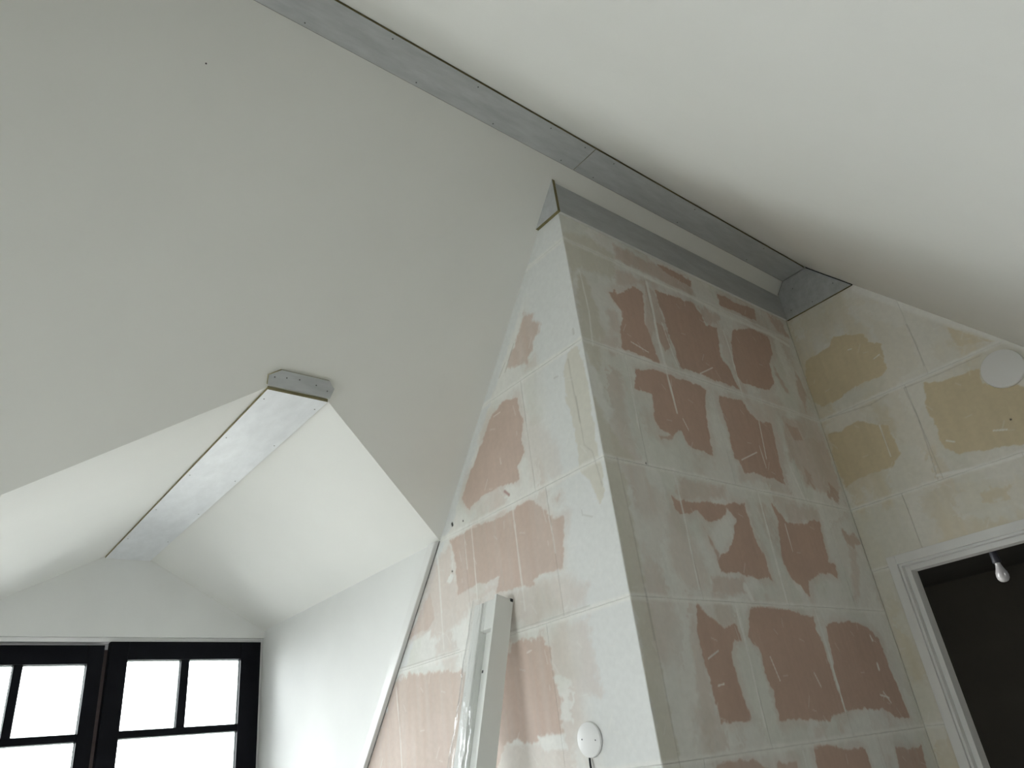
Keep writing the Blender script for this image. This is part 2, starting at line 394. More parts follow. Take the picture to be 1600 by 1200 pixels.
screw_me = None
def screws(parent, spots, normal):
    """countersunk screw heads: shared little dished discs on a board face"""
    global screw_me
    if screw_me is None:
        bm = bmesh.new()
        bmesh.ops.create_circle(bm, cap_ends=True, segments=10, radius=0.0028)
        r = bmesh.ops.extrude_face_region(bm, geom=bm.faces[:])
        bmesh.ops.translate(bm, verts=[g for g in r['geom'] if isinstance(g, bmesh.types.BMVert)], vec=(0, 0, 0.0008))
        screw_me = bpy.data.meshes.new('screw'); bm.to_mesh(screw_me); bm.free(); screw_me.materials.append(M['screw'])
    q = Vector(normal).to_track_quat('Z', 'Y')
    for s in spots:
        o = bpy.data.objects.new('screw', screw_me); C.objects.link(o); o.parent = parent
        o.location = s; o.rotation_mode = 'QUATERNION'; o.rotation_quaternion = q

# ------------------------------------------------------------------ room shell
YB0, YB1 = -2.4, 3.72        # gable behind the camera, back of the far wall
XF, YD0, YD1 = -4.70, 0.22, 1.908   # dormer front, dormer sides
ZE, ZD, YS0, YS1 = 2.50, 2.905, 0.943, 1.186   # dormer eave, dormer ridge strip
KX = -4.0; KZ = zL(KX)       # left knee wall
QX = 0.95; QZ = zR(QX)       # right knee wall

def Lp(y, z): return (xL(z), y, z)
outline = [(YB0, 3.90), (YB1, 3.90), (YB1, 3.5), (1.95, 3.5), (1.95, 2.45), (YD1, ZE), (YS1, ZD), (YS0, ZD), (YD0, ZE), (YD0, KZ), (YB0, KZ)]
ceil_left = struct(prism('ceiling_left', [Lp(y, z) for y, z in outline], NLO * 0.012, 'ceiling'), 'large off-white sloping ceiling with a dormer opening cut in it')
# the right slope opens into a low flat-roofed bay on the side where the camera stands
BX0, BX1, BY0, BY1 = 0.08, 1.95, -1.6, 2.3; BZ = zR(BX0)
def Rp(x, y): return (x, y, zR(x))
struct(prism('ceiling_right', [Rp(RX0 - .012, YB0), Rp(QX, YB0), Rp(QX, BY0), Rp(BX0, BY0), Rp(BX0, BY1), Rp(QX, BY1), Rp(QX, YB1), Rp(RX0 - .012, YB1)], NRO * 0.02, 'ceiling'), 'white sloping ceiling right of the ridge')
struct(box('ceiling_bay', BX0 + .002, BX1 + .1, BY0 - .05, BY1 + .05, BZ - .004, BZ + .08, 'ceiling'))
for nm, ya, yb in (('wall_bay_near', BY0 - .05, BY0 + .004), ('wall_bay_far', BY1 - .004, BY1 + .05)):
    struct(prism(nm, [(QX, ya, 0), (BX1, ya, 0), (BX1, ya, BZ + .05), (BX0 + .06, ya, BZ + .05), (BX0 - .02, ya, BZ), (BX0 - .02, ya, BZ - .015), (QX, ya, QZ - .04)], (0, yb - ya, 0), 'plaster'))
struct(box('wall_bay_right', BX1, BX1 + .1, BY0 - .05, BY1 + .05, 0, BZ, 'plaster'))
struct(prism('floor', [(-4.9, YB0 - .1, 0), (BX1 + .1, YB0 - .1, 0), (BX1 + .1, 7.8, 0), (-4.9, 7.8, 0)], (0, 0, -0.2), 'floor'))
struct(box('ceiling_ridge', -1.60, -1.44, YB0, YB1, 3.897, 3.93, 'ceiling'))
struct(box('wall_left', KX - .05, KX, YB0, YD0, 0, KZ + .02, 'plaster'))
struct(box('wall_right', QX, QX + .1, YB0, BY0 - .05, 0, QZ + .03, 'plaster'))
struct(box('wall_right', QX, QX + .1, BY1 + .05, YB1, 0, QZ + .03, 'plaster'))
GX0, GX1, GZ0, GZ1 = -2.95, -1.48, 0.12, 2.2               # gable glazing added unseen behind the camera to brighten the room
bm = bmesh.new()
for pg in ([(KX - .05, 0), (GX0, 0), (GX0, zL(GX0)), (KX - .05, KZ)], [(GX1, 0), (QX + .1, 0), (QX + .1, QZ), (-1.44, 3.93), (GX1, 3.93)], [(GX0, 0), (GX1, 0), (GX1, GZ0), (GX0, GZ0)],
           [(GX0, GZ1), (GX1, GZ1), (GX1, 3.93), (-1.6, 3.93), (GX0, zL(GX0))]):
    add_prism(bm, [(x, YB0, z) for x, z in pg], (0, -.1, 0))
struct(bm_obj('wall_back', bm, 'plaster'))
def added_casement(name, x0, x1, n, y, z0, z1):
    w = struct(empty(name, ((x0 + x1) / 2, y, z0)))
    def q(nm, a, b, c, e, mat, yo=0, th=.05): box(nm, a - w.location.x, b - w.location.x, yo - th, yo, c - z0, e - z0, mat, w)
    q('rail', x0, x1, z0, z0 + .08, 'black'); q('rail', x0, x1, z1 - .08, z1, 'black')
    xs = [x0 + (x1 - x0) * i / n for i in range(n + 1)]
    for i, x in enumerate(xs): q('stile', max(x0, x - .04), min(x1, x + .04), z0 + .08, z1 - .08, 'black')
    for a, b in zip(xs, xs[1:]): q('pane', a + .04, b - .04, z0 + .08, z1 - .08, 'glass', -.02, .004)  # panes of the added window
added_casement('window_2', GX0, GX1, 2, YB0 - .02, GZ0, GZ1)  # added window out of view, puts more light into the room
portal('window_portal_2', ((GX0 + GX1) / 2, YB0 - .11, (GZ0 + GZ1) / 2), GZ1 - GZ0, GX1 - GX0, (math.pi / 2, 0, 0))  # light portal of the added window
hole = bmesh.new(); bmesh.ops.create_circle(hole, cap_ends=True, segments=10, radius=0.003)
nh = bm_obj('nail_hole', hole, 'screw', ceil_left); nh.location = Vector((xL(3.681), 0.443, 3.681)) - NLO * 0.0006
nh.rotation_mode = 'QUATERNION'; nh.rotation_quaternion = (-NLO).to_track_quat('Z', 'Y')

# ---- dormers (the one in view and its twin behind the camera)
def dormer(dy, n):
    sfx = '' if n == 1 else '_rear'
    def P(x, y, z): return (x, y + dy, z)
    sr = (ZD - ZE) / (YD1 - YS1)
    struct(prism('ceiling_dormer_right' + sfx, [P(xL(ZD), YS1, ZD), P(xL(ZE), YD1, ZE), P(XF, YD1, ZE), P(XF, YS1, ZD)], (0, 0, 0.03), 'ceiling'), 'white dormer slope beside the block wall' if n == 1 else None)
    struct(prism('ceiling_dormer_left' + sfx, [P(xL(ZD), YS0, ZD), P(xL(ZE), YD0, ZE), P(XF, YD0, ZE), P(XF, YS0, ZD)], (0, 0, 0.03), 'ceiling'), 'white dormer slope left of the pale ridge board' if n == 1 else None)
    struct(prism('ceiling_dormer_ridge' + sfx, [P(xL(ZD) - .02, YS0, ZD + .012), P(xL(ZD) - .02, YS1, ZD + .012), P(XF, YS1, ZD + .012), P(XF, YS0, ZD + .012)], (0, 0, 0.03), 'ceiling'))
    for nm, y, t in (('wall_dormer_right' + sfx, YD1, 0.04), ('wall_dormer_left' + sfx, YD0, -0.04)):
        struct(prism(nm, [P(XF, y, 0), P(KX, y, 0), P(KX, y, KZ), P(xL(ZE), y, ZE), P(XF, y, ZE)], (0, t, 0), 'plaster'), 'smooth white dormer cheek right of the window' if (n == 1 and t > 0) else None)
    # front wall around the window opening
    zh, zs = 2.456, 0.90
    bm = bmesh.new()
    add_prism(bm, [P(XF, YD0, zh), P(XF, YD1, zh), P(XF, YD1, ZE), P(XF, YS1, ZD), P(XF, YS0, ZD), P(XF, YD0, ZE)], (-0.12, 0, 0))
    add_prism(bm, [P(XF, YD0, 0), P(XF, YD1, 0), P(XF, YD1, zs), P(XF, YD0, zs)], (-0.12, 0, 0))
    add_prism(bm, [P(XF, YD1, 0), P(XF, YD1 + .04, 0), P(XF, YD1 + .04, ZE), P(XF, YD1, ZE)], (-0.12, 0, 0))
    add_prism(bm, [P(XF, YD0 - .04, 0), P(XF, YD0, 0), P(XF, YD0, ZE), P(XF, YD0 - .04, ZE)], (-0.12, 0, 0))
    struct(bm_obj('wall_dormer_front' + sfx, bm, 'plaster'), 'white gable wall above the black dormer window' if n == 1 else None)
    # window
    w = struct(empty('window_%d' % n, P(XF - .05, (YD0 + YD1) / 2, zs)), 'black two-sash window with small upper panes' if n == 1 else None)
    wl = w.location
    def wb(name, y0, y1, z0, z1, xf, th, mat, par=w, bev=0.002):
        b = box(name, xf - th - wl.x, xf - wl.x, y0 + dy - wl.y, y1 + dy - wl.y, z0 - wl.z, z1 - wl.z, mat, par, bev)
        return b
    for a in ((YD0, YD0 + .05, zs, zh), (YD1 - .05, YD1, zs, zh), (YD0 + .05, YD1 - .05, zh - .055, zh), (YD0 + .05, YD1 - .05, zs, zs + .06)):
        wb('frame', *a, XF - .078, .04, 'white')                   # rebate behind the sashes
    for a in ((YD0, YD0 + .010, zs, zh), (YD1 - .018, YD1, zs, zh), (YD0 + .010, YD1 - .018, zh - .022, zh)):
        wb('frame', *a, XF - .022, .055, 'white')                  # visible white margin round the sashes
    wb('mullion', .992, 1.050, zs + .06, zh - .022, XF - .079, .03, 'seal')
    for (ya, yb, st_a, st_b, my0, my1, xf, zt) in ((1.032, 1.888, .098, .120, 1.421, 1.468, XF - .004, 2.432), (.234, 1.010, .07, .077, .595, .636, XF - .024, 2.416)):
        s = empty('sash', (0, 0, 0)); s.parent = w
        zb = zs + .035
        wb('stile', ya, ya + st_a, zb, zt, xf, .05, 'black', s)
        wb('stile', yb - st_b, yb, zb, zt, xf, .05, 'black', s)
        wb('rail', ya + st_a, yb - st_b, zt - .098, zt, xf, .05, 'black', s)
        wb('rail', ya + st_a, yb - st_b, zb, zb + .11, xf, .05, 'black', s)
        wb('glazing_bar', ya + st_a, yb - st_b, 1.934, 1.970, xf - .006, .04, 'black', s)
        wb('glazing_bar', my0, my1, 1.970, zt - .098, xf - .006, .04, 'black', s)
        zmid = zt - .098
        for (p0, p1, q0, q1) in ((ya + st_a, my0, 1.970, zmid), (my1, yb - st_b, 1.970, zmid), (ya + st_a, yb - st_b, zb + .11, 1.934)):
            wb('pane', p0, p1, q0, q1, xf - .024, .004, 'glass', s, 0)
            # thin pale spacer lines inside each pane
            bm = bmesh.new(); e = .005
            for (a0, a1, b0, b1) in ((p0, p0 + e, q0, q1), (p1 - e, p1, q0, q1), (p0, p1, q0, q0 + e), (p0, p1, q1 - e, q1)):
                add_box(bm, xf - .040 - wl.x, xf - .032 - wl.x, a0 + dy - wl.y, a1 + dy - wl.y, b0 - wl.z, b1 - wl.z)
            bm_obj('spacer', bm, 'profile', s)
    portal('window_portal_%d' % n, (XF - .14, (YD0 + YD1) / 2 + dy, (zh + zs) / 2), YD1 - YD0, zh - zs, (0, -math.pi / 2, 0))
dormer(0, 1)
struct(prism('ground', [(-60, -60, -2.8), (60, -60, -2.8), (60, 60, -2.8), (-60, 60, -2.8)], (0, 0, -.2), 'ground'))

# ------------------------------------------------------------------ gypsum block walls with trowelled filler
rng = np.random.RandomState(7)
LAT = rng.rand(256, 256)
def vnoise(u, v, f1, f2=None):
    f2 = f2 or f1
    a = u * f1 + 101.3; b = v * f2 + 57.7
    i = np.floor(a).astype(int); j = np.floor(b).astype(int); fu = a - i; fv = b - j
    fu = fu * fu * (3 - 2 * fu); fv = fv * fv * (3 - 2 * fv)
    g = lambda x, y: LAT[x % 256, y % 256]
    return (g(i, j) * (1 - fu) + g(i + 1, j) * fu) * (1 - fv) + (g(i, j + 1) * (1 - fu) + g(i + 1, j + 1) * fu) * fv
def seg_dist(u, v, p, q):
    d = q - p; L2 = (d @ d) + 1e-12
    t = np.clip(((u - p[0]) * d[0] + (v - p[1]) * d[1]) / L2, 0, 1)
    return np.hypot(u - p[0] - t * d[0], v - p[1] - t * d[1])
def poly_sd(u, v, pts):
    n = len(pts); dist = np.full(u.shape, 9.0); ins = np.zeros(u.shape, bool)
    for i in range(n):
        p, q = pts[i], pts[(i + 1) % n]
        dist = np.minimum(dist, seg_dist(u, v, p, q))
        c = (p[1] > v) != (q[1] > v)
        with np.errstate(divide='ignore', invalid='ignore'):
            xi = (q[0] - p[0]) * (v - p[1]) / (q[1] - p[1] if q[1] != p[1] else 1e-9) + p[0]
        ins ^= c & (u < xi)
    return np.where(ins, dist, -dist)
def sstep(a, b, x):
    t = np.clip((x - a) / (b - a), 0, 1); return t * t * (3 - 2 * t)

PLASTER = np.array((0.775, 0.77, 0.74)); WHITE = np.array((0.74, 0.75, 0.745)); BEIGE = np.array((0.64, 0.61, 0.53)); DARK = np.array((0.34, 0.32, 0.28))
PINK = np.array((0.545, 0.395, 0.325)); YELLOW = np.array((0.655, 0.565, 0.40))

def skim_colour(key, u, v, joints):
    polys, lines = MARKS[key]
    gyp = YELLOW if key == 'c' else PINK
    streak = vnoise(u, v, 70, 5); lo = vnoise(u, v, 5) * .6 + vnoise(u + 3, v, 14) * .4; hi = vnoise(u, v, 40); fi = vnoise(u + 9, v, 110)
    base = PLASTER + 0.05 * (lo[..., None] - .5) + 0.02 * (streak[..., None] - .5)
    # thinly skimmed: block colour ghosts through in trowel-wide smears, with opaque wipes of filler over them
    bl = vnoise(u + 2.2 + .06 * hi, v + .05 * fi, 6.5, 3.2); b2 = vnoise(u + 7.7 + .03 * fi, v + .04 * hi, 15, 6); vs_ = vnoise(u + 1.1, v, 34, 3)
    thin = 0.30 * sstep(.50, .72, bl * .65 + b2 * .35) * (.7 + .5 * vs_) + 0.10 * sstep(.35, .8, lo) + .05 * (streak - .5)
    grey = (sstep(.52, .66, vnoise(u + 4.4 + .05 * hi, v + 1.7, 8, 4)) * (.6 + .5 * vs_))[..., None]
    base = base * (1 - grey * np.array((.07, .06, .08)))
    wipe = sstep(.60, .68, vnoise(u + 8.1 + .05 * fi, v + 3.3 + .03 * hi, 9, 5)) * .8
    thin = thin * (1 - wipe); base = base * (1 + .035 * wipe[..., None])
    if key == 'a':                                                   # smooth corner bead of finishing plaster
        k = sstep(-2.02, -1.86, u + .05 * (lo - .5)); base = base * (1 - k[..., None]) + WHITE * k[..., None]; thin = thin * (1 - k)
        k2 = sstep(3.2, 3.5, v); base = base * (1 - k2[..., None]) + WHITE * k2[..., None]
        d = (zL(u) - v) * 0.63; k3 = 1 - sstep(.035, .06, d + .02 * (hi - .5)); base = base * (1 - k3[..., None]) + WHITE * .97 * k3[..., None]; thin = thin * (1 - k3)
    if key == 'c': thin = thin * 1.2 + .17
    bare = np.clip(thin, 0, 1); over = np.zeros(u.shape); beige = np.zeros(u.shape)
    wob = .010 * (hi - .5) + .008 * (fi - .5) + .012 * (vnoise(u + 5, v, 18) - .5)
    for val, soft, fl in polys:
        pts = np.array(fl, float).reshape(-1, 2) / 1000.0
        lo_, hi_ = pts.min(0) - .08, pts.max(0) + .08
        m = (u > lo_[0]) & (u < hi_[0]) & (v > lo_[1]) & (v < hi_[1])
        if not m.any(): continue
        sd = poly_sd(u[m], v[m], pts) + wob[m] * (1 if soft < .01 else 2)
        k = sstep(-soft, soft, sd)
        if soft < .01 and not isinstance(val, str): bare[m] = np.maximum(bare[m], .26 * sstep(-.045, .01, sd + .05 * (b2[m] - .5)))
        if val == 'g': beige[m] = np.maximum(beige[m], k)
        elif val == 'w': over[m] = np.maximum(over[m], k)
        else:
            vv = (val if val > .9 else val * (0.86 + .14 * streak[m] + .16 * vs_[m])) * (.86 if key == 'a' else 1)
            bare[m] = np.maximum(bare[m], np.clip(vv, 0, 1) * k)
    bare *= (1 - over)
    gcol = gyp * (1 + .10 * (lo[..., None] - .5) + .05 * (streak[..., None] - .5))
    col = base * (1 - bare[..., None]) + gcol * bare[..., None]
    bk = (beige * (0.85 + .3 * (lo - .5)))[..., None] * .85
    col = col * (1 - bk) + BEIGE * bk
    hgt = -0.0007 * bare + .0005 * beige
    for jz in joints:                                                # filler drawn along the bed joints
        k = (1 - sstep(.004, .019, np.abs(v - jz + .006 * (hi - .5)))) * (.45 + .5 * lo)
        col = col * (1 - k[..., None]) + PLASTER * 1.08 * k[..., None]; hgt = hgt + .0008 * k
    for w, kd, fl in lines:
        pts = np.array(fl, float).reshape(-1, 2) / 1000.0
        lo_, hi_ = pts.min(0) - .05, pts.max(0) + .05
        m = (u > lo_[0]) & (u < hi_[0]) & (v > lo_[1]) & (v < hi_[1])
        if not m.any(): continue
        d = np.full(m.sum(), 9.0)
        for p, q in zip(pts, pts[1:]): d = np.minimum(d, seg_dist(u[m], v[m], p, q))
        d = d + (.004 * (hi[m] - .5) if w > .004 else 0)
        k = 1 - sstep(w * .5, w * 1.3, d)
        tgt = {'l': PLASTER * 1.10, 'd': DARK, 'k': DARK * .12, 'p': np.array((.42, .27, .25))}[kd]
        k = k * {'l': .5 if key == 'a' else .85, 'd': .32, 'k': 1, 'p': .9}[kd]
        col[m] = col[m] * (1 - k[..., None]) + tgt * k[..., None]
        hgt[m] = hgt[m] + (.0010 if kd == 'l' else -.0007) * k
    # loose trowel scratches on the bare faces
    r2 = np.random.RandomState(11)
    for _ in range(70):
        cu = r2.uniform(u.min() - .3, u.max() + .3); cv = r2.uniform(v.min() - .3, v.max() + .3)
        a = r2.uniform(0, math.pi); ln = r2.uniform(.01, .05)
        p = np.array((cu, cv)); q = p + ln * np.array((math.cos(a), math.sin(a)))
        m = (np.abs(u - cu) < .07) & (np.abs(v - cv) < .07)
        if not m.any(): continue
        k = (1 - sstep(.0005, .004, seg_dist(u[m], v[m], p, q))) * .35
        col[m] = col[m] * (1 - k[..., None]) + PLASTER * 1.05 * k[..., None]
    return np.clip(col, 0.01, 0.95), hgt + .0005 * (lo - .5)

RES = 0.004
def block(key, parent, u0, u1, z0, z1, top, joints):
    """one gypsum block: a dense front face following the trowelled skin, with its four side faces"""
    g = 0.0003 if key == 'b' else 0.00012
    u0 += g; u1 -= g; z0 += g; z1 -= g
    nu = max(2, int((u1 - u0) / RES) + 1); nz = max(2, int((z1 - z0) / RES) + 1)
    U, T = np.meshgrid(np.linspace(u0, u1, nu), np.linspace(0, 1, nz), indexing='ij')
    zt = np.minimum(z1, top(U)); zt = np.maximum(zt, z0 + .001)
    Z = z0 + T * (zt - z0)
    col, h = skim_colour(key, U, Z, joints)
    D = .0 - h                                   # distance into the wall
    if key == 'a': X, Y = U, YA + D
    elif key == 'b': X, Y = XB - D, U
    else: X, Y = U, YC + D
    co = np.stack([X, Y, Z], -1).reshape(-1, 3)
    idx = np.arange(nu * nz).reshape(nu, nz)
    quads = np.stack([idx[:-1, :-1], idx[1:, :-1], idx[1:, 1:], idx[:-1, 1:]], -1).reshape(-1, 4)
    ring = np.concatenate([idx[:, 0], idx[-1, 1:], idx[-2::-1, -1], idx[0, -2:0:-1]])
    back = co[ring].copy()
    if key == 'b': back[:, 0] = XB - .003
    else: back[:, 1] = (YA if key == 'a' else YC) + .003
    nb = len(co); bi = nb + np.arange(len(ring))
    skirt = np.stack([ring, np.roll(ring, -1), np.roll(bi, -1), bi], -1)[:, ::-1]
    if key == 'b': pass
    allq = np.concatenate([quads, skirt]); allc = np.concatenate([co, back])
    colv = np.concatenate([col.reshape(-1, 3), col.reshape(-1, 3)[ring]])
    me = bpy.data.meshes.new('gypsum_block')
    me.vertices.add(len(allc)); me.vertices.foreach_set('co', allc.ravel())
    me.loops.add(allq.size); me.loops.foreach_set('vertex_index', allq.ravel().astype(np.int32))
    me.polygons.add(len(allq)); me.polygons.foreach_set('loop_start', np.arange(0, allq.size, 4, dtype=np.int32))
    me.update(calc_edges=True)
    sm = np.zeros(len(allq), bool); sm[:len(quads)] = True; me.polygons.foreach_set('use_smooth', sm)
    at = me.color_attributes.new('skim', 'FLOAT_COLOR', 'POINT')
    at.data.foreach_set('color', np.concatenate([colv, np.ones((len(colv), 1))], 1).astype(np.float32).ravel())
    return link('gypsum_block', me, 'block', parent)

def courses(key, parent, rows, top, umin_of):
    js = [r[0] for r in rows]
    for z0, z1, ua, ub, cuts in rows:
        us = [ua] + [c for c in cuts if ua < c < ub] + [ub]
        for a, b in zip(us, us[1:]):
            a2 = max(a, umin_of(z0 + .002)) if umin_of else a
            if b - a2 > .02: block(key, parent, a2, b, z0, z1, top, js)

wf = struct(prism('wall_front', [(KX, YA + .0022, 0), (XB - .0022, YA + .0022, 0), (XB - .0022, YA + .0022, zL(XB) - .01), (KX, YA + .0022, KZ - .01)], (0, .09, 0), 'joint'),
            'pink gypsum block wall skimmed in white filler, facing the room')
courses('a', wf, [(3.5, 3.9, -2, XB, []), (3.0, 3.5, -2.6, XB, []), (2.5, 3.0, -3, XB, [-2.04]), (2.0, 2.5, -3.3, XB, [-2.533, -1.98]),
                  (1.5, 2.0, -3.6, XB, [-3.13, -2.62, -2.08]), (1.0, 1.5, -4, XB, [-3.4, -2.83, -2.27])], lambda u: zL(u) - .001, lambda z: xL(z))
wi = struct(prism('wall_inner', [(XB - .0022, YA + .0022, 0), (XB - .0022, YC, 0), (XB - .0022, YC, zL(XB) - .012), (XB - .0022, YA + .0022, zL(XB) - .012)], (-.09, 0, 0), 'joint'),
            'shaded pink gypsum block wall patched with grey-white filler')
courses('b', wi, [(3.5, 3.9, YA, YC, [2.30, 3.026, 3.43]), (3.0, 3.5, YA, YC, [2.412, 2.983]), (2.5, 3.0, YA, YC, [2.149, 2.714, 3.28]),
                  (2.0, 2.5, YA, YC, [2.301, 2.865, 3.42]), (1.5, 2.0, YA, YC, [2.496, 3.063]), (1.0, 1.5, YA, YC, [2.11, 2.68, 3.25])], lambda u: zL(XB) - .002 + 0 * u, None)
# far wall with the doorway
DX0, DX1, DZ = -1.523, -0.600, 2.189
bm = bmesh.new()
y0 = YC + .0022
add_prism(bm, [(XB - .1, y0, 0), (DX0, y0, 0), (DX0, y0, DZ), (DX1, y0, DZ), (DX1, y0, 0), (QX + .1, y0, 0), (QX + .1, y0, zR(QX + .1) + .016), (xR(3.90) + .008, y0, 3.905), (-1.45, y0, 3.925), (-1.59, y0, 3.925), (xL(3.90), y0, 3.90), (XB - .1, y0, zL(XB - .1))], (0, .094, 0))
wc = struct(bm_obj('wall_far', bm, 'joint'), 'yellow gypsum block wall with filler and a doorway')
def topC(u): return np.minimum(np.minimum(zL(u), zR(u)), 3.885)
courses('c', wc, [(3.0, 3.9, XB, xR(3.0) + .0, [-1.07]), (2.5, 3.0, XB, xR(2.5), [-1.19, -.62, -.05]), (DZ, 2.5, XB, xR(DZ), [-1.39, -.85, -.28]),
                  (1.5, DZ, XB, DX0, []), (1.0, 1.5, XB, DX0, [])], topC, None)
box('plaster_infill', XB, DX0, YC, YC + .0021, 0, 1.0, 'joint', wc)
box('plaster_infill', DX1, QX, YC, YC + .0021, 0, QZ, 'joint', wc)
prism('plaster_infill', [(DX1, YC, QZ), (QX, YC, QZ), (xR(DZ), YC, DZ), (DX1, YC, DZ)], (0, .0021, 0), 'joint', wc)

# ------------------------------------------------------------------ door frame and the unlit room behind it
d = struct(empty('door_1', ((DX0 + DX1) / 2, YC, 0)), 'white door frame without a door leaf')
dl = d.location
def db(name, x0, x1, y0, y1, z0, z1, mat='trimwhite', bev=.0015):
    return box(name, x0 - dl.x, x1 - dl.x, y0 - dl.y, y1 - dl.y, z0, z1, mat, d, bev)
W = .040
db('architrave', DX0 - W, DX0 + .002, YC - .016, YC, 0, DZ + W); db('architrave', DX1 - .002, DX1 + W, YC - .016, YC, 0, DZ + W)
db('architrave', DX0 + .002, DX1 - .002, YC - .016, YC, DZ - .002, DZ + W)
db('jamb', DX0, DX0 + .012, YC, YC + .11, 0, DZ); db('jamb', DX1 - .012, DX1, YC, YC + .11, 0, DZ); db('jamb', DX0 + .012, DX1 - .012, YC, YC + .11, DZ - .012, DZ)
db('door_stop', DX0 + .012, DX0 + .036, YC + .030, YC + .10, 0, DZ - .012); db('door_stop', DX1 - .036, DX1 - .012, YC + .030, YC + .10, 0, DZ - .012)
db('door_stop', DX0 + .036, DX1 - .036, YC + .030, YC + .10, DZ - .036, DZ - .012)
RX_0, RX_1, RY1, RZ1 = -3.0, 0.6, 7.6, 2.62
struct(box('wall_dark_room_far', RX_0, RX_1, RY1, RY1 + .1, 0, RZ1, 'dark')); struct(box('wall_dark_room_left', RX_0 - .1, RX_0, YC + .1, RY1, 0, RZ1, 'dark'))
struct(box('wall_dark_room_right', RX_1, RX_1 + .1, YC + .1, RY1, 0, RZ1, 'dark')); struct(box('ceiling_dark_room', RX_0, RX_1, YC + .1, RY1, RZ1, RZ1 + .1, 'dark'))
bx, by = -1.330, 4.40
bulb = tag(empty('pendant_bulb', (bx, by, RZ1)), 'bare light bulb in a black socket hanging in the dark doorway', 'bulb')
tube('cord', [(0, 0, 0), (.002, 0, -.12), (-.002, 0, -.25), (0, 0, 2.272 - RZ1), (0, 0, 2.255 - RZ1)], .003, 'cable', bulb)
lathe('socket', [(0, .0), (.009, -.002), (.018, -.010), (.0195, -.05), (.0205, -.056), (.0205, -.066), (.016, -.068), (0, -.068)], 'cable', bulb, origin=(0, 0, 2.260 - RZ1), seg=32)
lathe('glass_bulb', [(.0135, 0), (.0140, -.012), (.019, -.030), (.0265, -.048), (.030, -.066), (.0275, -.082), (.019, -.094), (.009, -.0985), (0, -.0995)], 'bulb', bulb, origin=(0, 0, 2.194 - RZ1), seg=32)

# ------------------------------------------------------------------ grey boards
BT = 0.012; ZS = 3.880
def board(name, pts, vec, label, mat=('grey', 'mdf')):
    c = sum((Vector(p) for p in pts), Vector()) / len(pts)
    bm = bmesh.new(); add_prism(bm, [Vector(p) - c for p in pts], vec, 1)
    o = bm_obj(name, bm, mat); o.location = c; tag(o, label, 'board', 'grey boards screwed over the ceiling joints')
    o['_c'] = 0; del o['_c']
    return o, c
JY = 1.987
xr0, xr1 = -1.593, -1.447
o, c = board('ridge_board', [(xr0, YB0, ZS), (xr1, YB0, ZS), (xr1, JY, ZS), (xr0, JY, ZS)], (0, 0, BT), 'long flat grey board along the ceiling ridge, running out of the top of the photo')
prism('gap_shade', [Vector(p) - c for p in ((xr0 - .0022, YB0, ZS - .0008), (xr0, YB0, ZS - .0008), (xr0, JY, ZS - .0008), (xr0 - .0022, JY, ZS - .0008))], (0, 0, .004), 'shade_grey', o)  # strip painting a thin line of shade along the board edge
screws(o, [Vector((x, y, ZS - .0006)) - c for x, y in ((-1.578, .70), (-1.578, 1.15), (-1.578, 1.52), (-1.578, 1.90), (-1.465, .98), (-1.465, 1.36), (-1.465, 1.74), (-1.465, 1.94), (-1.578, .2), (-1.465, .4))], (0, 0, -1))
o, c = board('ridge_board', [(xr0, JY + .0025, ZS), (xr1, JY + .0025, ZS), (xr1, YC - BT - .003, ZS), (xr0, YC - BT - .003, ZS)], (0, 0, BT), 'shorter streaked grey ridge board ending at the far wall board')
prism('gap_shade', [Vector(p) - c for p in ((xr0 - .0025, JY + .0025, ZS - .0008), (xr0, JY + .0025, ZS - .0008), (xr0, YC - BT - .004, ZS - .0008), (xr0 - .0025, YC - BT - .004, ZS - .0008))], (0, 0, .004), 'shade_grey', o)
screws(o, [Vector((x, y, ZS - .0006)) - c for x, y in ((-1.578, 2.1), (-1.465, 2.12), (-1.578, 2.7), (-1.465, 2.7), (-1.578, 3.3), (-1.465, 3.3))], (0, 0, -1))
ZB = 3.638
xo = XB + BT + .001
o, c = board('wall_top_board', [(xo, YA + .001, ZB), (xo, YC - BT - .001, ZB), (xo, YC - BT - .001, zL(XB) - .002), (xo, YA + .001, zL(XB) - .002)], (-BT, 0, 0), 'long grey board along the top of the shaded pink wall', ('grey', 'plaster'))
o, c = board('corner_board', [(xo, YA - .017, ZB), (xo, YA - .017, zL(xo) - .002), (xL(ZB) + .001, YA - .017, ZB)], (0, .016, 0), 'small triangular grey board at the top of the wall corner', ('grey', 'mdf'))
G = 0.0045                                   # shadow gap left around the far wall board
zg0, zg1, yg = ZB - .004, ZS - .003, YC - BT - .001
gp = [(XB + .001 + BT, yg, zg0), (XB + .001 + BT, yg, zL(XB + .001 + BT) - G), (xL(zg1) + G, yg, zg1), (xR(zg1) - G * 1.6, yg, zg1), (xR(zg0) - G * 1.6, yg, zg0)]
o, c = board('gable_board', gp, (0, BT, 0), 'five-sided grey board under the ridge on the yellow far wall')
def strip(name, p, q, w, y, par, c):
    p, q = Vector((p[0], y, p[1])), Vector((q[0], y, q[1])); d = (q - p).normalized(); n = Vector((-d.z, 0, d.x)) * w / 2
    prism(name, [p - n - c, q - n - c, q + n - c, p + n - c], (0, .006, 0), 'gap', par)  # dark strip painting the shade of a gap
strip('gap_shade', (XB + .001 + BT, zL(XB + .001 + BT) - G / 2 - .001), (xL(zg1) + G / 2, zg1), G, yg + .0015, o, c)
strip('gap_shade', (xR(zg1) - G, zg1 + .002), (xR(zg0) - G, zg0), G * 1.5, yg + .0015, o, c)
strip('gap_shade', (xL(zg1), zg1 + .001), (xR(zg1), zg1 + .001), .003, yg + .0015, o, c)
